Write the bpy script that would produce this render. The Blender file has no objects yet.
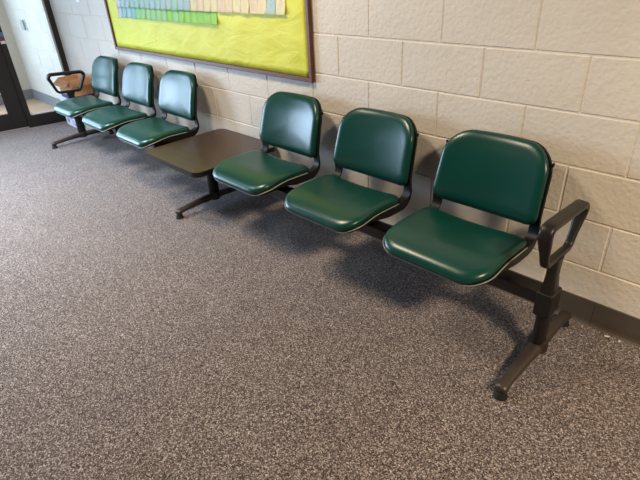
import bpy, bmesh, math, random
from mathutils import Vector, Matrix
random.seed(11)
sc = bpy.context.scene
C = sc.collection

# ------------------------------------------------------------------ helpers
def nodes(name):
    m = bpy.data.materials.new(name); m.use_nodes = True
    nt = m.node_tree
    b = nt.nodes['Principled BSDF']
    return m, nt, b

def srgb(r, g, b):
    f = lambda c: ((c/255)/12.92 if c/255 <= .04045 else ((c/255+.055)/1.055)**2.4)
    return (f(r), f(g), f(b), 1)

def N(nt, t, **kw):
    n = nt.nodes.new(t)
    for k, v in kw.items():
        if k in n.inputs: n.inputs[k].default_value = v
        else: setattr(n, k, v)
    return n

def bump(nt, b, height, strength, dist):
    bp = N(nt, 'ShaderNodeBump'); bp.inputs['Strength'].default_value = strength
    bp.inputs['Distance'].default_value = dist
    nt.links.new(height, bp.inputs['Height']); nt.links.new(bp.outputs[0], b.inputs['Normal'])
    return bp

def ramp(nt, fac, stops):
    r = N(nt, 'ShaderNodeValToRGB')
    e = r.color_ramp.elements
    while len(e) < len(stops): e.new(.5)
    for q, (p, c) in zip(e, stops): q.position = p; q.color = c
    nt.links.new(fac, r.inputs[0])
    return r

def simple(name, col, rough=.5, metal=0, noise=None, spec=.5):
    """plain material with a slight procedural mottling and fine bump"""
    m, nt, b = nodes(name)
    tc = N(nt, 'ShaderNodeTexCoord')
    sc_, amt, bs = noise or (40, .06, .05)
    nz = N(nt, 'ShaderNodeTexNoise', Scale=sc_, Detail=4.0)
    nt.links.new(tc.outputs['Object'], nz.inputs['Vector'])
    lo = tuple(max(0, c*(1-amt)) for c in col[:3])+(1,); hi = tuple(min(1, c*(1+amt)) for c in col[:3])+(1,)
    r = ramp(nt, nz.outputs['Fac'], [(.3, lo), (.7, hi)])
    nt.links.new(r.outputs[0], b.inputs['Base Color'])
    b.inputs['Roughness'].default_value = rough; b.inputs['Metallic'].default_value = metal
    b.inputs['Specular IOR Level'].default_value = spec
    if bs: bump(nt, b, nz.outputs['Fac'], bs, .002)
    return m

def link(name, me, mat, parent=None, smooth=False):
    o = bpy.data.objects.new(name, me); C.objects.link(o)
    for m in (mat if isinstance(mat, (list, tuple)) else [mat]): me.materials.append(m)
    if parent: o.parent = parent
    if smooth:
        for p in me.polygons: p.use_smooth = True
    return o

def obj(name, bm, mat, parent=None, smooth=False, recalc=True):
    if recalc: bmesh.ops.recalc_face_normals(bm, faces=bm.faces[:])
    me = bpy.data.meshes.new(name); bm.to_mesh(me); bm.free()
    return link(name, me, mat, parent, smooth)

def struct(name, bm, mat, parent=None, **k):
    o = obj(name, bm, mat, parent, **k)
    if parent is None: o['kind'] = 'structure'
    return o

def tag(o, label, cat, group=None):
    o['label'] = label; o['category'] = cat
    if group: o['group'] = group
    return o

def empty(name, loc):
    o = bpy.data.objects.new(name, None); C.objects.link(o); o.location = loc; o.empty_display_size = .05
    return o

def box(bm, x0, x1, y0, y1, z0, z1, bev=0, seg=2):
    r = bmesh.ops.create_cube(bm, size=1)
    vs = r['verts']
    for v in vs:
        v.co = Vector(((x0+x1)/2+v.co.x*(x1-x0), (y0+y1)/2+v.co.y*(y1-y0), (z0+z1)/2+v.co.z*(z1-z0)))
    if bev:
        es = {e for v in vs for e in v.link_edges}
        bmesh.ops.bevel(bm, geom=list(es), offset=bev, segments=seg, profile=.5, affect='EDGES')
    return bm

def cyl(bm, c, r, h, axis='z', seg=24, r2=None):
    m = Matrix.Translation(c)
    if axis == 'y': m = m @ Matrix.Rotation(math.pi/2, 4, 'X')
    if axis == 'x': m = m @ Matrix.Rotation(math.pi/2, 4, 'Y')
    bmesh.ops.create_cone(bm, cap_ends=True, segments=seg, radius1=r, radius2=r if r2 is None else r2, depth=h, matrix=m)
    return bm

def sweep(bm, pts, sections, closed=False, side=Vector((1, 0, 0)), nseg=20, power=3.0):
    """superellipse section (a along side, b across) swept along pts"""
    n = len(pts); rings = []
    for i, p in enumerate(pts):
        if closed: t = pts[(i+1) % n]-pts[i-1]
        else: t = pts[min(i+1, n-1)]-pts[max(i-1, 0)]
        t.normalize(); u = side.normalized(); w = t.cross(u).normalized()
        a, b = sections[i] if isinstance(sections, list) else sections
        ring = []
        for k in range(nseg):
            th = 2*math.pi*k/nseg; c, s = math.cos(th), math.sin(th)
            e = 2/power
            ring.append(bm.verts.new(p+u*a*math.copysign(abs(c)**e, c)+w*b*math.copysign(abs(s)**e, s)))
        rings.append(ring)
    m = n if closed else n-1
    for i in range(m):
        A, B = rings[i], rings[(i+1) % n]
        for k in range(nseg):
            bm.faces.new((A[k], A[(k+1) % nseg], B[(k+1) % nseg], B[k]))
    if not closed:
        bm.faces.new(rings[0]); bm.faces.new(list(reversed(rings[-1])))
    return bm

def catmull(P, n=8):
    out = []
    for i in range(len(P)-1):
        p0, p1, p2, p3 = P[max(i-1, 0)], P[i], P[i+1], P[min(i+2, len(P)-1)]
        for k in range(n):
            t = k/n
            out.append(tuple(.5*((2*b)+(-a+c)*t+(2*a-5*b+4*c-d)*t*t+(-a+3*b-3*c+d)*t**3) for a, b, c, d in zip(p0, p1, p2, p3)))
    out.append(tuple(P[-1])); return out

def round_poly(P, radii, n=8):
    """closed polygon (2d) with rounded corners"""
    out = []
    m = len(P)
    for i in range(m):
        p = Vector(P[i]); a = (Vector(P[i-1])-p); b = (Vector(P[(i+1) % m])-p)
        a.normalize(); b.normalize()
        ang = a.angle(b); r = radii[i] if isinstance(radii, (list, tuple)) else radii
        d = r/math.tan(ang/2)
        c = p+(a+b).normalized()*(r/math.sin(ang/2))
        s = p+a*d-c; e = p+b*d-c
        tot = s.angle_signed(e)
        for k in range(n+1):
            q = s.copy(); q.rotate(Matrix.Rotation(-tot*k/n, 2)); out.append(c+q)
    return out

# ------------------------------------------------------------------ materials
def wall_paint():
    m, nt, b = nodes('painted_block')
    tc = N(nt, 'ShaderNodeTexCoord')
    n1 = N(nt, 'ShaderNodeTexNoise', Scale=75.0, Detail=3.0, Roughness=.6)
    n2 = N(nt, 'ShaderNodeTexNoise', Scale=2.5, Detail=3.0)
    n3 = N(nt, 'ShaderNodeTexVoronoi', Scale=55.0); n3.feature = 'SMOOTH_F1'
    for n in (n1, n2, n3): nt.links.new(tc.outputs['Object'], n.inputs['Vector'])
    r = ramp(nt, n2.outputs['Fac'], [(.3, srgb(205, 196, 182)), (.7, srgb(214, 205, 191))])
    nt.links.new(r.outputs[0], b.inputs['Base Color'])
    ad = N(nt, 'ShaderNodeMath', operation='ADD')
    nt.links.new(n1.outputs['Fac'], ad.inputs[0]); nt.links.new(n3.outputs['Distance'], ad.inputs[1])
    bump(nt, b, ad.outputs[0], .5, .0035)
    b.inputs['Roughness'].default_value = .55; b.inputs['Specular IOR Level'].default_value = .3
    return m

def carpet():
    m, nt, b = nodes('carpet')
    tc = N(nt, 'ShaderNodeTexCoord')
    v = N(nt, 'ShaderNodeTexVoronoi', Scale=265.0)
    v2 = N(nt, 'ShaderNodeTexNoise', Scale=115.0, Detail=2.0)
    v3 = N(nt, 'ShaderNodeTexNoise', Scale=1.6, Detail=3.0)
    for n in (v, v2, v3): nt.links.new(tc.outputs['Object'], n.inputs['Vector'])
    sep = N(nt, 'ShaderNodeSeparateColor'); nt.links.new(v.outputs['Color'], sep.inputs[0])
    r = ramp(nt, sep.outputs[0], [(0, srgb(40, 34, 33)), (.3, srgb(79, 69, 67)), (.58, srgb(110, 99, 96)), (.8, srgb(136, 125, 121)), (1, srgb(180, 170, 164))])
    r2 = ramp(nt, v2.outputs['Fac'], [(.32, (.66, .65, .65, 1)), (.68, (1.17, 1.17, 1.16, 1))])
    r3 = ramp(nt, v3.outputs['Fac'], [(.3, (.95, .93, .92, 1)), (.7, (1.03, 1.03, 1.03, 1))])
    m1 = N(nt, 'ShaderNodeMix', data_type='RGBA', blend_type='MULTIPLY'); m1.inputs[0].default_value = 1
    m2 = N(nt, 'ShaderNodeMix', data_type='RGBA', blend_type='MULTIPLY'); m2.inputs[0].default_value = 1
    nt.links.new(r.outputs[0], m1.inputs[6]); nt.links.new(r2.outputs[0], m1.inputs[7])
    nt.links.new(m1.outputs[2], m2.inputs[6]); nt.links.new(r3.outputs[0], m2.inputs[7])
    nt.links.new(m2.outputs[2], b.inputs['Base Color'])
    b.inputs['Roughness'].default_value = .95; b.inputs['Specular IOR Level'].default_value = .1
    b.inputs['Sheen Weight'].default_value = .3; b.inputs['Sheen Roughness'].default_value = .4
    bump(nt, b, v.outputs['Distance'], .6, .004)
    return m

def vinyl():
    m, nt, b = nodes('green_vinyl')
    tc = N(nt, 'ShaderNodeTexCoord')
    n1 = N(nt, 'ShaderNodeTexNoise', Scale=420.0, Detail=2.0)
    n2 = N(nt, 'ShaderNodeTexNoise', Scale=6.0, Detail=3.0)
    for n in (n1, n2): nt.links.new(tc.outputs['Object'], n.inputs['Vector'])
    r = ramp(nt, n2.outputs['Fac'], [(.3, srgb(2, 53, 45)), (.7, srgb(3, 58, 49))])
    nt.links.new(r.outputs[0], b.inputs['Base Color'])
    b.inputs['Roughness'].default_value = .30
    bump(nt, b, n1.outputs['Fac'], .12, .001)
    return m

def wood_laminate():
    m, nt, b = nodes('walnut_laminate')
    tc = N(nt, 'ShaderNodeTexCoord')
    mp = N(nt, 'ShaderNodeMapping'); mp.inputs['Scale'].default_value = (3.0, 60.0, 3.0)
    nt.links.new(tc.outputs['Object'], mp.inputs[0])
    n1 = N(nt, 'ShaderNodeTexNoise', Scale=1.0, Detail=6.0, Distortion=.6); nt.links.new(mp.outputs[0], n1.inputs['Vector'])
    r = ramp(nt, n1.outputs['Fac'], [(.25, srgb(42, 29, 22)), (.5, srgb(57, 41, 32)), (.75, srgb(70, 51, 39))])
    nt.links.new(r.outputs[0], b.inputs['Base Color'])
    b.inputs['Roughness'].default_value = .3
    bump(nt, b, n1.outputs['Fac'], .05, .001)
    return m

def glass_mat():
    m, nt, b = nodes('clear_glass')
    out = nt.nodes['Material Output']; nt.nodes.remove(b)
    tr = N(nt, 'ShaderNodeBsdfTransparent'); tr.inputs[0].default_value = (.95, .975, .97, 1)
    gl = N(nt, 'ShaderNodeBsdfGlossy'); gl.inputs['Roughness'].default_value = .02
    fr = N(nt, 'ShaderNodeFresnel', IOR=1.45)
    nz = N(nt, 'ShaderNodeTexNoise', Scale=1.5); tc = N(nt, 'ShaderNodeTexCoord')
    nt.links.new(tc.outputs['Object'], nz.inputs['Vector'])
    bp = N(nt, 'ShaderNodeBump'); bp.inputs['Strength'].default_value = .01
    nt.links.new(nz.outputs['Fac'], bp.inputs['Height']); nt.links.new(bp.outputs[0], gl.inputs['Normal'])
    mx = N(nt, 'ShaderNodeMixShader')
    nt.links.new(fr.outputs[0], mx.inputs[0]); nt.links.new(tr.outputs[0], mx.inputs[1]); nt.links.new(gl.outputs[0], mx.inputs[2])
    nt.links.new(mx.outputs[0], out.inputs[0])
    return m

def tile_mat():
    m, nt, b = nodes('tan_tile')
    tc = N(nt, 'ShaderNodeTexCoord')
    br = N(nt, 'ShaderNodeTexBrick', Scale=1.0); br.offset = 0
    br.inputs['Brick Width'].default_value = .305; br.inputs['Row Height'].default_value = .305
    br.inputs['Mortar Size'].default_value = .004
    br.inputs['Color1'].default_value = srgb(216, 178, 144); br.inputs['Color2'].default_value = srgb(208, 168, 134)
    br.inputs['Mortar'].default_value = srgb(140, 120, 104)
    nt.links.new(tc.outputs['Object'], br.inputs['Vector'])
    nt.links.new(br.outputs[0], b.inputs['Base Color']); b.inputs['Roughness'].default_value = .4
    return m

def paper_mat():
    m, nt, b = nodes('chartreuse_paper')
    tc = N(nt, 'ShaderNodeTexCoord')
    mp = N(nt, 'ShaderNodeMapping'); mp.inputs['Scale'].default_value = (1.0, 1.0, 2.2); mp.inputs['Rotation'].default_value = (0, .5, 0)
    nt.links.new(tc.outputs['Object'], mp.inputs[0])
    n1 = N(nt, 'ShaderNodeTexNoise', Scale=5.0, Detail=4.0, Distortion=.8); nt.links.new(mp.outputs[0], n1.inputs['Vector'])
    r = ramp(nt, n1.outputs['Fac'], [(.3, srgb(203, 203, 44)), (.7, srgb(212, 211, 58))])
    nt.links.new(r.outputs[0], b.inputs['Base Color']); b.inputs['Roughness'].default_value = .6
    bump(nt, b, n1.outputs['Fac'], .5, .02)
    return m

def carton_mat():
    m, nt, b = nodes('printed_carton')
    tc = N(nt, 'ShaderNodeTexCoord')
    n1 = N(nt, 'ShaderNodeTexNoise', Scale=16.0, Detail=3.0); nt.links.new(tc.outputs['Object'], n1.inputs['Vector'])
    r = ramp(nt, n1.outputs['Fac'], [(.0, srgb(225, 228, 238)), (.53, srgb(222, 226, 236)), (.6, srgb(130, 140, 185)), (1, srgb(110, 120, 170))])
    nt.links.new(r.outputs[0], b.inputs['Base Color']); b.inputs['Roughness'].default_value = .5
    return m

M = dict(
    wall=wall_paint(), carpet=carpet(), vinyl=vinyl(), wood=wood_laminate(), glass=glass_mat(), tile=tile_mat(), paper=paper_mat(), carton=carton_mat(),
    mortar=simple('mortar_paint', srgb(200, 191, 176), .7),
    base=simple('vinyl_base', srgb(74, 64, 54), .55, noise=(8, .08, .02)),
    greybase=simple('grey_vinyl_base', srgb(128, 126, 126), .55, noise=(8, .08, .02)),
    plastic=simple('black_plastic', srgb(15, 13, 13), .5, noise=(300, .1, .1), spec=.35),
    glint=simple('grey_edge_glint', srgb(140, 136, 126), .3, noise=(60, .05, 0)),  # light grey that paints the glint on the black shell edge
    metal=simple('dark_metal', srgb(20, 16, 15), .4, 0, noise=(120, .1, .05)),
    foot=simple('brown_enamel', srgb(62, 53, 47), .4, .2, noise=(150, .1, .08)),
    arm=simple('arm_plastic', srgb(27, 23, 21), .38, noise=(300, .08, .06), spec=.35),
    rubber=simple('rubber', srgb(20, 19, 19), .7),
    bronze=simple('bronze_aluminium', srgb(20, 16, 15), .45, 0, noise=(90, .08, .02)),
    bead=simple('glazing_bead', srgb(222, 224, 228), .4, noise=(60, .05, 0)),
    frame=simple('board_wood', srgb(92, 50, 31), .45, noise=(30, .2, .05)),
    card=simple('cardboard', srgb(186, 138, 96), .8, noise=(60, .06, .05)),
    blue=simple('blue_carton', srgb(45, 60, 140), .5),
    plate=simple('grey_plate', srgb(160, 168, 165), .4), white=simple('white_plate', srgb(232, 232, 232), .4),
    scrap=simple('scrap_paper', srgb(226, 214, 190), .8),
    teal=simple('teal_print', srgb(40, 130, 150), .5), maroon=simple('maroon_print', srgb(120, 35, 70), .5), pale=simple('pale_print', srgb(205, 215, 210), .5),
)

# ------------------------------------------------------------------ setting
PX = -4.515                      # room face of the entrance partition
FARX = -6.12                    # far wall of the vestibule
def slab(name, x0, x1, y0, y1, z0, z1, mat, parent=None):
    return struct(name, box(bmesh.new(), x0, x1, y0, y1, z0, z1), M[mat] if isinstance(mat, str) else mat, parent)

SKEW = math.radians(-10)        # the partition does not meet the block wall square
def floor_slab(name, pts, z0, z1, mat):
    bm = bmesh.new()
    lo = [bm.verts.new((x, y, z0)) for x, y in pts]; hi = [bm.verts.new((x, y, z1)) for x, y in pts]
    bm.faces.new(lo); bm.faces.new(hi)
    for k in range(len(pts)):
        j = (k+1) % len(pts); bm.faces.new((lo[k], lo[j], hi[j], hi[k]))
    return struct(name, bm, M[mat])
ex = lambda y: PX-.05+y*math.tan(-SKEW)
floor_slab('floor', [(ex(0), 0), (4.0, 0), (4.0, -5.0), (ex(-5), -5.0)], -.1, 0, 'carpet')
floor_slab('floor_vestibule', [(ex(0)-.001, 0), (ex(-3)-.001, -3.0), (FARX, -3.0), (FARX, 0)], -.1, -.002, 'tile')

# block wall: every block a chamfered face in front of the recessed joint
def block_wall(name, x0, x1, ztop):
    bm = bmesh.new()
    L, H, OX, OZ = .4043, .2032, -.345, .0594
    box(bm, x0, x1, .003, .2, 0, ztop)
    g, ch = .0022, .0038
    k = -1
    while OZ+k*H < ztop:
        za, zb = OZ+k*H, OZ+(k+1)*H
        off = 0 if k % 2 else -L/2
        i = math.floor((x0-OX)/L)-1
        while OX+off+i*L < x1:
            xa = max(OX+off+i*L, x0-.01); xb = min(OX+off+(i+1)*L, x1+.01)
            if xb-xa > .03:
                j = random.uniform(-.0006, .0006)
                A = (xa+g, xb-g, max(za+g, 0), min(zb-g, ztop))
                B = (A[0]+ch, A[1]-ch, A[2]+ch, A[3]-ch)
                if B[3] > B[2]:
                    o = [bm.verts.new((x, .0035, z)) for x, z in ((A[0], A[2]), (A[1], A[2]), (A[1], A[3]), (A[0], A[3]))]
                    n = [bm.verts.new((x, j, z)) for x, z in ((B[0], B[2]), (B[1], B[2]), (B[1], B[3]), (B[0], B[3]))]
                    bm.faces.new(n)
                    for q in range(4): bm.faces.new((o[q], o[(q+1) % 4], n[(q+1) % 4], n[q]))
            i += 1
        k += 1
    return struct(name, bm, M['wall'])
block_wall('wall_back', FARX, 4.0, 2.7)
slab('wall_vestibule', FARX-.15, FARX, -3.0, .2, -.1, 2.7, 'wall')

def cove(name, x0, x1):
    prof = [(-.0005, .1195), (-.004, .1195), (-.006, .117), (-.006, .02), (-.009, .008), (-.016, .0), (-.0005, 0)]
    bm = bmesh.new()
    R = [[bm.verts.new((x, y, z)) for y, z in prof] for x in (x0, x1)]
    for i in range(len(prof)):
        j = (i+1) % len(prof); bm.faces.new((R[0][i], R[0][j], R[1][j], R[1][i]))
    bm.faces.new(R[0]); bm.faces.new(list(reversed(R[1])))
    return bm
# cove base in 1.22 m lengths: the butt joint shows beside the right leg
bm = cove('b', PX, .887-.0008)
bm2 = cove('b', .887+.0008, 4.0)
me = bpy.data.meshes.new('tmp'); bm2.to_mesh(me); bm2.free(); bm.from_mesh(me); bpy.data.meshes.remove(me)
struct('baseboard_back', bm, M['base'])
struct('baseboard_vestibule', cove('b', FARX, PX-.1), M['greybase'])
slab('glint_1', FARX, FARX+.006, -3.0, -.008, 0, .1195, 'greybase')

# entrance partition: sidelight, door, dark bronze frame
HEAD = 2.13
bm = bmesh.new()
x0, x1 = PX-.1, PX
box(bm, x0, x1, -.05, 0, 0, HEAD+.05, .002)                 # jamb at the wall
box(bm, x0, x1, -.545, -.495, 0, HEAD+.05, .002)            # mullion
box(bm, x0, x1, -.495, -.05, 0, .12, .002)                  # sill rail
box(bm, x0, x1, -1.55, -.05, HEAD, HEAD+.05, .002)          # head
box(bm, x0, x1, -1.60, -1.55, 0, HEAD+.05, .002)
fr = struct('window_1', bm, M['bronze'])
obj('pane', box(bmesh.new(), PX-.053, PX-.047, -.493, -.052, .121, HEAD-.001), M['glass'], fr)
bm = bmesh.new()
box(bm, PX-.046, PX-.030, -.494, -.051, .1201, .132); box(bm, PX-.046, PX-.030, -.066, -.051, .132, HEAD-.001)
obj('glazing_bead', bm, M['bead'], fr)
bm = bmesh.new()
dx0, dx1 = PX-.075, PX-.03
box(bm, dx0, dx1, -.695, -.5455, .008, HEAD-.004, .002); box(bm, dx0, dx1, -1.546, -1.43, .008, HEAD-.004, .002)
box(bm, dx0, dx1, -1.43, -.695, .008, .17, .002); box(bm, dx0, dx1, -1.43, -.695, HEAD-.13, HEAD-.004, .002)
dr = struct('door_1', bm, M['bronze'])
obj('door_pane', box(bmesh.new(), PX-.056, PX-.05, -1.429, -.696, .171, HEAD-.131), M['glass'], dr)
bm = bmesh.new()
sweep(bm, [Vector((PX-.03, -1.49, .85)), Vector((PX+.02, -1.49, .85)), Vector((PX+.03, -1.49, .87)), Vector((PX+.03, -1.49, 1.18)), Vector((PX+.02, -1.49, 1.2)), Vector((PX-.03, -1.49, 1.2))], (.012, .012), side=Vector((0, 1, 0)), power=2)
obj('door_handle', bm, M['bronze'], dr, True)
tr = slab('glint_2', PX-.15, PX, -1.60, -.008, HEAD+.05, 2.7, 'wall')
TURN = Matrix.Translation((PX, 0, 0)) @ Matrix.Rotation(SKEW, 4, 'Z') @ Matrix.Translation((-PX, 0, 0))
for o in (fr, dr, tr): o.matrix_world = TURN @ o.matrix_world

# ------------------------------------------------------------------ the bench
bench = empty('tandem_bench', (-1.40, -.33, 0))
tag(bench, 'long beam bench of six green vinyl seats with a dark table in the middle', 'bench')
INV = Matrix.Translation(-bench.location)
def part(name, bm, mat, parent=None, smooth=False, origin=None):
    """mesh given in world coordinates, parented to the bench (or to a part of it)"""
    o_ = Vector(origin) if origin else bench.location
    base = parent['_o'] if parent else bench.location
    bmesh.ops.translate(bm, verts=bm.verts[:], vec=-o_)
    o = obj(name, bm, mat, parent or bench, smooth)
    o.location = o_-Vector(base)
    o['_o'] = tuple(o_)
    return o
def shade(o, ang=35):
    me = o.data
    for p in me.polygons: p.use_smooth = True
    bm = bmesh.new(); bm.from_mesh(me)
    for e in bm.edges:
        if len(e.link_faces) == 2 and e.calc_face_angle() > math.radians(ang): e.smooth = False
    bm.to_mesh(me); bm.free()

b = part('beam', box(bmesh.new(), -3.625, .775, -.37, -.30, .265, .317, .004), M['metal'])

# seat profile, front lip to back top: (y, z)
PROF = catmull([(-.578, .369), (-.563, .386), (-.527, .400), (-.48, .406), (-.40, .408), (-.31, .405), (-.24, .404), (-.192, .409), (-.162, .430), (-.151, .466), (-.143, .51), (-.122, .59), (-.097, .67), (-.074, .73), (-.060, .763)], 10)
S = [0]
for a, c in zip(PROF, PROF[1:]): S.append(S[-1]+math.hypot(c[0]-a[0], c[1]-a[1]))
def prof(s):
    s = min(max(s, 0), S[-1]-1e-6)
    lo = 0
    for i in range(len(S)-1):
        if S[i] <= s <= S[i+1]: lo = i; break
    t = (s-S[lo])/(S[lo+1]-S[lo])
    a, c = PROF[lo], PROF[lo+1]
    p = (a[0]+(c[0]-a[0])*t, a[1]+(c[1]-a[1])*t)
    i0, i1 = max(lo-1, 0), min(lo+2, len(PROF)-1)
    d = Vector((PROF[i1][0]-PROF[i0][0], PROF[i1][1]-PROF[i0][1])).normalized()
    return p, (-d.y, d.x)        # normal: up on the seat, forward on the back
def s_at(y=None, z=None):
    for i, p in enumerate(PROF):
        if y is not None and p[0] >= y: return S[i]
        if z is not None and p[1] >= z and p[0] > -.2: return S[i]
W = .486
TAPER = .05
def smooth01(t): t = min(max(t, 0), 1); return t*t*(3-2*t)
SB = s_at(y=-.19)
def surf(t, s, h):
    """point of the seat: t across, s along the profile, h above the shell"""
    u = abs(t)/(W/2)
    s = s-.016*u*u*smooth01((s-(S[-1]-.2))/.2)
    (y, z), (ny, nz) = prof(s)
    t = t*(1-TAPER*smooth01((s-SB)/(S[-1]-SB)))
    k = smooth01((s-SB)/.12)
    dish = .034*u*u*k + .010*u**2*(1-k)*smooth01((s-.05)/.15) - .006*(1-u*u)*(1-k)*smooth01((s-.1)/.1)
    if s < .12: dish -= .008*(1-smooth01(s/.12))*(u**2)*0
    return Vector((t, y+ny*(h+dish), z+nz*(h+dish)))

def pad(s0, s1, w, radii, H, R, bulge=(0, 0), crown=.006):
    """upholstered pad: rings of its rounded outline, rolled over towards the middle"""
    bm = bmesh.new()
    poly = [(-w/2, s0), (w/2, s0), (w/2, s1), (-w/2, s1)]
    # fine straight sides
    out = round_poly(poly, radii, 12)
    dense = []
    for i, p in enumerate(out):
        q = out[(i+1) % len(out)]
        n = max(1, int((q-p).length/.03))
        for k in range(n): dense.append(p.lerp(q, k/n))
    def warp(p):
        t, s = p
        f = (s-s0)/(s1-s0); u = 1-(t/(w/2))**2
        return t, s-bulge[0]*u*(1-f)**3+bulge[1]*u*f**3
    c = Vector((0, (s0+s1)/2))
    half = min(w, s1-s0)/2
    rings = []
    steps = [(0, .0), (0, .25), (0, .45)]                       # vertical wall of the pad
    for k in range(1, 8): a = k/7*math.pi/2; steps.append((R*(1-math.cos(a)), .45+.55*math.sin(a)))
    for k in range(1, 7): steps.append((R+(half-R)*k/7, 1+crown/H*(1-(1-k/7)**2)))
    for inset, hh in steps:
        f = 1-inset/half
        ring = []
        for p in dense:
            d = p-c
            q = c+Vector((d.x*(1-inset/(w/2)), d.y*(1-inset/((s1-s0)/2)))) if inset <= R else c+d*1
            if inset > R:
                fr_ = (inset-R)/(half-R)
                e = Vector((d.x*(1-R/(w/2)), d.y*(1-R/((s1-s0)/2))))
                q = c+e*(1-fr_)
            t, s = warp(q)
            ring.append(bm.verts.new(surf(t, s, .001+H*hh)))
        rings.append(ring)
    n = len(dense)
    for A, B in zip(rings, rings[1:]):
        for k in range(n): bm.faces.new((A[k], A[(k+1) % n], B[(k+1) % n], B[k]))
    t, s = warp(c); cv = bm.verts.new(surf(t, s, .001+H+crown))
    for k in range(n): bm.faces.new((rings[-1][k], rings[-1][(k+1) % n], cv))
    bm.faces.new(list(reversed(rings[0])))
    return bm

STOP = S[-1]
SEAT_END = s_at(y=-.222); BACK_START = s_at(z=.462)
HOLE = (s_at(y=-.205), s_at(z=.470))
def half_width(s):
    def corner(d, r): return 0 if d >= r else r-math.sqrt(max(0, r*r-(r-d)**2))
    return W/2-max(corner(s, .095), corner(STOP-s, .115))
def shell():
    bm = bmesh.new()
    arm = .042
    fr_ = [-1, -.97, -.93]+[-(W/2-arm)/(W/2)]+[i/6*(W/2-arm)/(W/2) for i in range(-5, 6)]+[(W/2-arm)/(W/2), .93, .97, 1]
    ss = [STOP*((1-math.cos(math.pi*i/14))/2)*.5 for i in range(0, 0)]
    vals = set([0, .002, .006, .012, .02, .03, .042, .056, .072, .09, .11])
    vals |= set(STOP-v for v in list(vals))
    x = .13
    while x < STOP-.12: vals.add(x); x += .022
    vals = [v for v in vals if min(abs(v-HOLE[0]), abs(v-HOLE[1])) > .006]+list(HOLE)
    vals.sort()
    G = [[bm.verts.new(surf(f*half_width(s), s, 0)) for f in fr_] for s in vals]
    lim = (W/2-arm)/(W/2)
    for i in range(len(vals)-1):
        for j in range(len(fr_)-1):
            mid = (fr_[j]+fr_[j+1])/2
            if HOLE[0]-1e-6 <= vals[i] and vals[i+1] <= HOLE[1]+1e-6 and abs(mid) < lim: continue
            bm.faces.new((G[i][j], G[i][j+1], G[i+1][j+1], G[i+1][j]))
    bmesh.ops.recalc_face_normals(bm, faces=bm.faces[:])
    bmesh.ops.solidify(bm, geom=bm.faces[:], thickness=.009)
    return bm
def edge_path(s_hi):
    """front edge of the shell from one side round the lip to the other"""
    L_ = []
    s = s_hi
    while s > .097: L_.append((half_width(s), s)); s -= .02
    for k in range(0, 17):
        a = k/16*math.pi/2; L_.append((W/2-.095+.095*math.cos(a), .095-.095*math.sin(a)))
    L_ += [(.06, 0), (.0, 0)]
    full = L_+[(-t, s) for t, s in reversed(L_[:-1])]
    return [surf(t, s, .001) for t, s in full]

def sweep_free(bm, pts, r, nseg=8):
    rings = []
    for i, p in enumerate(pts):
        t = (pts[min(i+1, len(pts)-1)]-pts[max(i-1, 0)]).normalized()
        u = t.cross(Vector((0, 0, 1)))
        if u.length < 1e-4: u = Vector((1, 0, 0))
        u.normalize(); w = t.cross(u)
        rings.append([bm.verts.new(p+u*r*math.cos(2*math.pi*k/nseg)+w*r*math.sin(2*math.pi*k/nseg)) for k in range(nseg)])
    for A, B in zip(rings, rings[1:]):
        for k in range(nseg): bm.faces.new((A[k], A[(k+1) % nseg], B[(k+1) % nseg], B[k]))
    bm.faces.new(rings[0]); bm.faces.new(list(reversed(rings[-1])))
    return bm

def rib(sx):
    """turned-down side wall of the shell, from the front corner up the back"""
    bm = bmesh.new(); rows = []
    s = .085
    while s < STOP-.10:
        d = .034*smooth01((s-.06)/.22)
        d += (.007-d)*smooth01((s-HOLE[0]+.02)/.075)
        d *= 1-.8*smooth01((s-(STOP-.2))/.1)
        t = half_width(s)*sx*.999
        rows.append([bm.verts.new(surf(t, s, -.0085-d*k)) for k in (0, .5, 1)])
        s += .014
    for A, B in zip(rows, rows[1:]):
        for k in range(2): bm.faces.new((A[k], A[k+1], B[k+1], B[k]))
    bmesh.ops.recalc_face_normals(bm, faces=bm.faces[:])
    nrm = sum((f.normal.x for f in bm.faces))
    if nrm*sx < 0: bmesh.ops.reverse_faces(bm, faces=bm.faces[:])
    bmesh.ops.solidify(bm, geom=bm.faces[:], thickness=.007)
    return bm
SEATS = [.422, -.188, -.798, -2.01, -2.62, -3.23]
proto = None
def make_seat():
    x0 = SEATS[0]
    def at(bm): bmesh.ops.translate(bm, verts=bm.verts[:], vec=(x0, 0, 0)); return bm
    org = (x0, -.335, .317)
    sh = part('seat_shell', at(shell()), M['plastic'], None, True, org); shade(sh, 40)
    kids = []
    kids.append(part('seat_pad', at(pad(.004, SEAT_END, W-.012, (.093, .093, .05, .05), .034, .032)), M['vinyl'], sh, True, org))
    kids.append(part('back_pad', at(pad(BACK_START, STOP-.003, W-.014, (.045, .045, .112, .112), .036, .044, bulge=(.006, 0))), M['vinyl'], sh, True, org))
    kids.append(part('edge_glint', at(sweep_free(bmesh.new(), edge_path(SEAT_END-.04), .0026)), M['glint'], sh, True, org))  # thin tube added along the lip, coloured as the plastic edge's highlight
    for xa in (-.11, .075):
        kids.append(part('bracket', at(box(bmesh.new(), xa, xa+.035, -.46, -.22, .3175, .396, .003)), M['metal'], sh, False, org))
    for sx in (-1, 1):
        kids.append(part('side_rib', at(rib(sx)), M['plastic'], sh, True, org)); shade(kids[-1], 40)
    for sx in (-1, 1):
        p = surf(sx*(W/2-.004), s_at(z=.70), -.006)
        kids.append(part('back_clip', at(box(bmesh.new(), p.x-.003, p.x+.003, p.y-.004, p.y+.006, p.z-.008, p.z+.008, .001)), M['plastic'], sh, False, org))
    return sh
proto = make_seat()
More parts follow.
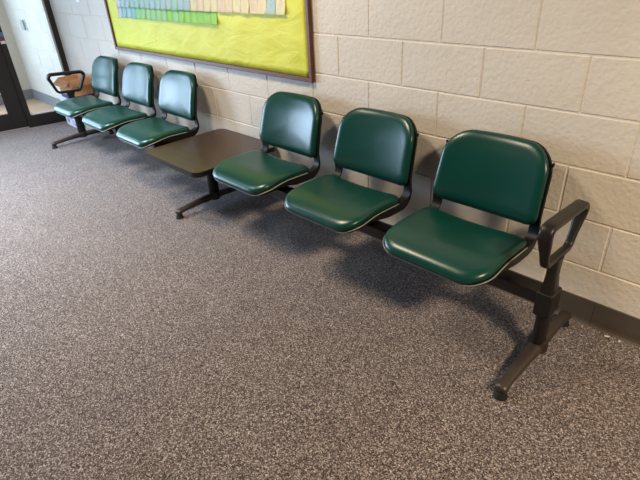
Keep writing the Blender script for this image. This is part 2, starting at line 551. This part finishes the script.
for x in SEATS[1:]:
    c = proto.copy(); C.objects.link(c); c.location.x += x-SEATS[0]
    for ch in list(proto.children):
        d = ch.copy(); C.objects.link(d); d.parent = c

# legs
def make_leg(x):
    org = (x, -.33, 0)
    bm = bmesh.new()
    zs = [(.075, .024, .036), (.09, .0245, .037), (.15, .024, .036), (.225, .023, .034)]
    sweep(bm, [Vector((x, -.335, z)) for z, a, c in zs], [(a, c) for z, a, c in zs], nseg=28, power=2.4)
    leg = part('leg', bm, M['metal'], None, False, org); shade(leg)
    part('clamp', box(bmesh.new(), x-.030, x+.030, -.380, -.290, .222, .325, .007, 3), M['metal'], leg, False, org)
    for sg, tip in ((-1, -.632), (1, -.050)):
        ys = [(0, .064, .030, .022), (.15, .064, .028, .0215), (.5, .058, .0235, .018), (.85, .048, .0215, .016), (.93, .044, .0245, .0185), (.98, .041, .0245, .018), (1, .040, .019, .013)]
        y0 = -.335
        pts = [Vector((x, y0+(tip-y0)*f, z)) for f, z, a, c in ys]
        bm = sweep(bmesh.new(), pts, [(a, c) for f, z, a, c in ys], nseg=20, power=2.6)
        f = part('foot', bm, M['foot'], leg, False, org); shade(f, 50)
    bm = bmesh.new(); cyl(bm, Vector((x, -.335, .064)), .038, .050, seg=32)
    bmesh.ops.bevel(bm, geom=bm.edges[:], offset=.006, segments=2, affect='EDGES')
    h = part('hub', bm, M['foot'], leg, False, org); shade(h)
    for tip in (-.616, -.066):
        bm = bmesh.new(); cyl(bm, Vector((x, tip, .0135)), .0255, .027, seg=24, r2=.018)
        g = part('glide', bm, M['rubber'], leg, False, org); shade(g)
    return leg
for x in (.80, -1.42, -3.645): make_leg(x)

# loop arms at both ends
def make_arm(x):
    org = (x, -.33, .32)
    P = [(-.498, .638), (-.158, .616), (-.240, .462), (-.440, .474)]
    P = round_poly(P, [.028, .03, .034, .034], 8)
    dense = []
    for i, p in enumerate(P):
        q = P[(i+1) % len(P)]
        n = max(1, int((q-p).length/.03))
        for k in range(n): dense.append(p.lerp(q, k/n))
    pts = [Vector((x, p[0], p[1])) for p in dense]
    secs = [(.0145+.0085*smooth01((p.z-.50)/.1), .0115+.003*smooth01((p.z-.56)/.05)) for p in pts]
    bm = sweep(bmesh.new(), pts, secs, closed=True, nseg=20, power=3.4)
    a = part('armrest', bm, M['arm'], None, False, org); shade(a, 50)
    st = [(.318, -.336, .026, .040), (.345, -.338, .023, .037), (.39, -.338, .019, .029), (.43, -.336, .018, .030), (.463, -.333, .018, .040)]
    bm = sweep(bmesh.new(), [Vector((x, y, z)) for z, y, a_, b_ in st], [(a_, b_) for z, y, a_, b_ in st], nseg=20, power=3.2)
    s = part('arm_post', bm, M['arm'], a, False, org); shade(s, 50)
make_arm(.80); make_arm(-3.655)

# table top between the two runs of seats
def table():
    org = (-1.40, -.32, .375)
    R = round_poly([(-1.712, -.632), (-1.088, -.632), (-1.088, -.014), (-1.712, -.014)], .05, 8)
    bm = bmesh.new()
    f = bm.faces.new([bm.verts.new((p[0], p[1], .3925)) for p in R])
    e = bmesh.ops.extrude_face_region(bm, geom=[f])
    bmesh.ops.translate(bm, verts=[v for v in e['geom'] if isinstance(v, bmesh.types.BMVert)], vec=(0, 0, -.028))
    t = part('table_top', bm, M['wood'], None, False, org); shade(t)
    t['label'] = 'dark walnut laminate table top'
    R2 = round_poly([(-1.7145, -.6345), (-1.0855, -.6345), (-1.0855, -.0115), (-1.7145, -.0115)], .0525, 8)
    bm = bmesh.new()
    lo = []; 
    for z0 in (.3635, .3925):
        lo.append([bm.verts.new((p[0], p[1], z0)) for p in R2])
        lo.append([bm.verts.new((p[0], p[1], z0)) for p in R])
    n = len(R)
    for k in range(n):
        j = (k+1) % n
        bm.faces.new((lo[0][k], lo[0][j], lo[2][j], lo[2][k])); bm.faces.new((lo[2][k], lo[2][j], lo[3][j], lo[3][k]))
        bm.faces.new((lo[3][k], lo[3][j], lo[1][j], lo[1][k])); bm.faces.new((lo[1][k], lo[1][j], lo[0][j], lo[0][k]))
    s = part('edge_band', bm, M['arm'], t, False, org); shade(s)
    for xa in (-1.62, -1.22):
        part('bracket', box(bmesh.new(), xa, xa+.04, -.46, -.20, .3175, .364, .003), M['metal'], t, False, org)
table()
for o in C.objects:
    if '_o' in o: del o['_o']

# ------------------------------------------------------------------ notice board and notes
board = empty('bulletin_board', (-1.95, -.001, .824))
tag(board, 'large chartreuse paper covered bulletin board in a thin brown wooden frame', 'bulletin board')
bx0, bx1, bz0, bz1 = -3.172, -.728, .824, 2.044
def bpart(name, bm, mat, smooth=False):
    bmesh.ops.translate(bm, verts=bm.verts[:], vec=-board.location); return obj(name, bm, M[mat], board, smooth)
for f in ('b', 't', 'l', 'r'):
    bm = bmesh.new(); w = .024
    if f == 'b': box(bm, bx0, bx1, -.026, -.001, bz0, bz0+w, .003)
    if f == 't': box(bm, bx0, bx1, -.026, -.001, bz1-w, bz1, .003)
    if f == 'l': box(bm, bx0, bx0+w, -.026, -.001, bz0+w, bz1-w, .003)
    if f == 'r': box(bm, bx1-w, bx1, -.026, -.001, bz0+w, bz1-w, .003)
    bpart('frame_rail', bm, 'frame')
bm = bmesh.new(); nx, nz = 60, 30
x0, x1, z0, z1 = bx0+.0245, bx1-.0245, bz0+.0245, bz1-.0245
G = []
for k in range(nz+1):
    row = []
    for i in range(nx+1):
        X, Z = x0+(x1-x0)*i/nx, z0+(z1-z0)*k/nz
        e = min(1, min(X-x0, x1-X, Z-z0, z1-Z)/.06)
        w = .0022*math.sin(9*X+14*Z)+.0016*math.sin(23*X-11*Z+1)+.0012*math.sin(31*Z+5*X)
        row.append(bm.verts.new((X, -.0125-w*e, Z)))
    G.append(row)
for k in range(nz):
    for i in range(nx): bm.faces.new((G[k][i], G[k][i+1], G[k+1][i+1], G[k+1][i]))
be = [e for e in bm.edges if e.is_boundary]
ex = bmesh.ops.extrude_edge_only(bm, edges=be)
for v in ex['geom']:
    if isinstance(v, bmesh.types.BMVert): v.co.y = -.0076
bpart('backing_paper', bm, 'paper', True)
bm = bmesh.new(); box(bm, x0, x1, -.0075, -.001, z0, z1); bpart('cork_panel', bm, 'card')

note_cols = {
    'white': srgb(240, 240, 244), 'pale blue': srgb(205, 228, 234), 'aqua': srgb(200, 232, 226), 'cream': srgb(246, 240, 212),
    'peach': srgb(246, 232, 212), 'lavender': srgb(232, 228, 238), 'teal': srgb(178, 226, 222), 'mint': srgb(194, 236, 180), 'lime': srgb(186, 236, 138)}
NM = {k: simple('note_'+k.replace(' ', '_'), v, .7, noise=(30, .03, .02)) for k, v in note_cols.items()}
NE = ['first', 'second', 'third', 'fourth', 'fifth', 'sixth', 'seventh', 'eighth', 'ninth', 'tenth', 'eleventh', 'twelfth', 'thirteenth', 'fourteenth',
      'fifteenth', 'sixteenth', 'seventeenth', 'eighteenth', 'nineteenth', 'twentieth', 'twenty-first', 'twenty-second', 'twenty-third', 'twenty-fourth', 'twenty-fifth', 'twenty-sixth', 'twenty-seventh']
def note(x, z, col, label, group, lift):
    """one sheet stuck along its top edge, its lower edge curling off the board"""
    bm = bmesh.new(); w, h = .0758, .0762; n = 6
    tilt = random.uniform(-.03, .03); curl = random.uniform(.006, .014)
    rows = []
    for k in range(n+1):
        f = k/n
        rows.append([bm.verts.new((dx*w+tilt*(f-1)*h*-1, -lift-curl*(1-f)**2*(1+.25*dx*random.uniform(-1, 1)), f*h)) for dx in (-.5, -.17, .17, .5)])
    for k in range(n):
        for i in range(3): bm.faces.new((rows[k][i], rows[k][i+1], rows[k+1][i+1], rows[k+1][i]))
    bmesh.ops.solidify(bm, geom=bm.faces[:], thickness=.0004)
    o = obj('sticky_note', bm, NM[col], None, True)
    o.location = (x, -.016, z)
    tag(o, label, 'note', group)
up = ['white', 'pale blue', 'pale blue', 'aqua', 'aqua', 'pale blue', 'aqua', 'pale blue', 'aqua', 'pale blue', 'pale blue', 'aqua', 'pale blue', 'pale blue', 'cream', 'peach', 'cream', 'cream', 'peach', 'peach', 'cream', 'cream', 'peach', 'cream', 'pale blue', 'cream']
for i, c in enumerate(up):
    f = i/(len(up)-1)
    note(-2.925+i*(1.975/(len(up)-1)), 1.158+random.uniform(-.002, .002)+.004*f, c, '%s sticky note, %s from the left in the upper row on the bulletin board' % (c, NE[i]), 'sticky notes in the upper row', .001+.0006*(i % 2))
low = ['lavender', 'teal', 'pale blue', 'teal', 'mint', 'mint', 'mint', 'mint', 'mint', 'mint', 'lime', 'mint', 'lime', 'lime', 'lime', 'lime', 'lime', 'lime']
for i, c in enumerate(low):
    note(-2.93+i*(1.325/(len(low)-1)), 1.083+random.uniform(-.002, .002), c, '%s sticky note, %s from the left in the lower row on the bulletin board' % (c, NE[i]), 'sticky notes in the lower row', .001+.0006*(i % 2))

# ------------------------------------------------------------------ small things
# printed carton and the open box on it, in the corner by the partition
ca = empty('storage_carton', (-4.24, -.12, 0))
tag(ca, 'white and blue printed carton on the carpet behind the leftmost bench leg', 'carton')
def cpart(root, name, bm, mat, **k):
    bmesh.ops.translate(bm, verts=bm.verts[:], vec=-root.location); return obj(name, bm, M[mat], root, **k)
cpart(ca, 'body', box(bmesh.new(), -4.40, -3.96, -.215, -.022, .0, .31, .004), 'carton')
cpart(ca, 'lid', box(bmesh.new(), -4.30, -3.956, -.219, -.018, .3105, .360, .004), 'blue')
ob = empty('cardboard_box', (-4.07, -.15, .3605))
tag(ob, 'open brown cardboard box on top of the printed carton by the glass partition', 'box')
bm = bmesh.new()
a0, a1, c0, c1, z0, z1, th = -4.22, -3.90, -.24, -.04, .3605, .530, .005
box(bm, a0, a1, c0, c1, z0, z0+th); box(bm, a0, a1, c0, c0+th, z0+th, z1-.03); box(bm, a0, a1, c1-th, c1, z0+th, z1)
box(bm, a0, a0+th, c0+th, c1-th, z0+th, z1-.02); box(bm, a1-th, a1, c0+th, c1-th, z0+th, z1-.01)
cpart(ob, 'body', bm, 'card')
def flap(p, q, d):
    bm = bmesh.new(); p, q, d = Vector(p), Vector(q), Vector(d)
    f = bm.faces.new([bm.verts.new(v) for v in (p, q, q+d, p+d)])
    bmesh.ops.solidify(bm, geom=[f], thickness=.004); return bm
cpart(ob, 'flap', flap((a0, c0-.001, z1-.03), (a1, c0-.001, z1-.03), (0, -.06, -.045)), 'card')
cpart(ob, 'flap', flap((a1+.001, c0, z1-.01), (a1+.001, c1, z1-.01), (.06, 0, -.06)), 'card')

# wall plates
wp = obj('wall_plate', box(bmesh.new(), -3.81, -3.738, -.007, -.0008, 1.182, 1.298, .002), M['white'])
tag(wp, 'white wall plate on the block wall left of the bulletin board', 'wall plate')
pp = empty('push_plate', (-5.545, -.001, .85))
tag(pp, 'grey rectangular wall box on the vestibule wall behind the glass', 'wall box')
cpart(pp, 'backplate', box(bmesh.new(), -5.60, -5.49, -.012, -.0002, .852, .985, .003), 'white')
cpart(pp, 'panel', box(bmesh.new(), -5.585, -5.50, -.034, -.012, .862, .975, .004), 'plate')
# stickers on the door frame
dc = empty('door_sticker', (PX, -.52, .83))
tag(dc, 'small teal, maroon and white sticker on the dark door frame', 'sticker')
for nm, z0, z1, c in (('teal_band', .905, .945, 'teal'), ('maroon_band', .868, .904, 'maroon'), ('pale_band', .84, .867, 'pale')):
    cpart(dc, nm, box(bmesh.new(), PX-.0003, PX+.0012, -.540, -.499, z0, z1), c)
dc.matrix_world = TURN @ Matrix.Translation(dc.location)
# paper scraps
for x, y, r, s, l in ((.965, -.032, .5, .011, 'largest cream paper scrap on carpet by the baseboard'), (1.012, -.030, 1.2, .007, 'small cream paper scrap right of the largest scrap'), (.868, -.034, .2, .004, 'tiny pale paper crumb nearest the right bench foot')):
    bm = bmesh.new()
    vs = [bm.verts.new((s*math.cos(a+r)*random.uniform(.7, 1.2), .45*s*math.sin(a+r)*random.uniform(.7, 1.2), 0)) for a in [k*math.pi/3 for k in range(6)]]
    f = bm.faces.new(vs)
    e = bmesh.ops.extrude_face_region(bm, geom=[f]); bmesh.ops.translate(bm, verts=[v for v in e['geom'] if isinstance(v, bmesh.types.BMVert)], vec=(0, 0, .0022))
    o = obj('paper_scrap', bm, M['scrap']); o.location = (x, y, .0005); o.rotation_euler = (0, 0, r)
    tag(o, l, 'paper scrap', 'paper scraps by the baseboard')

# ------------------------------------------------------------------ light
def area(name, loc, target, sx, sy, power, col, spread=180):
    l = bpy.data.lights.new(name, 'AREA'); l.shape = 'RECTANGLE'; l.size = sx; l.size_y = sy; l.energy = power; l.color = col; l.spread = math.radians(spread)
    o = bpy.data.objects.new(name, l); C.objects.link(o); o.location = loc
    o.rotation_euler = (Vector(target)-Vector(loc)).to_track_quat('-Z', 'Y').to_euler()
    return o
WARM = (1, .85, .66); COOL = (.56, .75, 1)
area('ceiling_light', (-1.1, -1.25, 2.65), (-1.1, -1.25, 0), .45, .45, 55, WARM)
area('ceiling_light', (2.7, -1.55, 2.65), (2.7, -1.55, 0), .45, .45, 142, (1, .80, .56))
area('ceiling_light', (-2.9, -2.0, 2.65), (-2.9, -2.0, 0), 1.2, .6, 106, (.78, .88, 1), 105)
area('daylight', (-4.75, -2.7, 1.1), (0, -2.7, 1.1), 1.4, 1.4, 125, COOL)
area('daylight', (-6.05, -1.7, 1.2), (0, -1.7, 1.0), 1.8, 2.0, 112, (.55, .74, 1))
area('daylight', (-5.4, -2.6, 1.3), (-5.4, 0, 1.2), 1.2, 2.0, 58, (.50, .71, 1))
w = bpy.data.worlds.new('World'); sc.world = w; w.use_nodes = True
bg = w.node_tree.nodes['Background']; bg.inputs[0].default_value = (.9, .93, 1, 1); bg.inputs[1].default_value = .05

# ------------------------------------------------------------------ camera
cd = bpy.data.cameras.new('camera'); cam = bpy.data.objects.new('camera', cd); C.objects.link(cam)
cd.sensor_width = 36; cd.sensor_fit = 'HORIZONTAL'; cd.lens = 36*492.99/640; cd.clip_start = .05
r0 = Vector((0.70477759, 0.70773332, -0.04901117)); r1 = Vector((-0.32082053, 0.37957347, 0.86775467)); r2 = Vector((0.63274224, -0.59585026, 0.49457025))
cam.matrix_world = Matrix(((r0.x, r1.x, r2.x, 1.29076917), (r0.y, r1.y, r2.y, -1.93442806), (r0.z, r1.z, r2.z, 1.41288113), (0, 0, 0, 1)))
sc.camera = cam
sc.view_settings.view_transform = 'Standard'; sc.view_settings.look = 'None'; sc.view_settings.gamma = 1; sc.view_settings.exposure = .06
sc.view_settings.use_curve_mapping = False
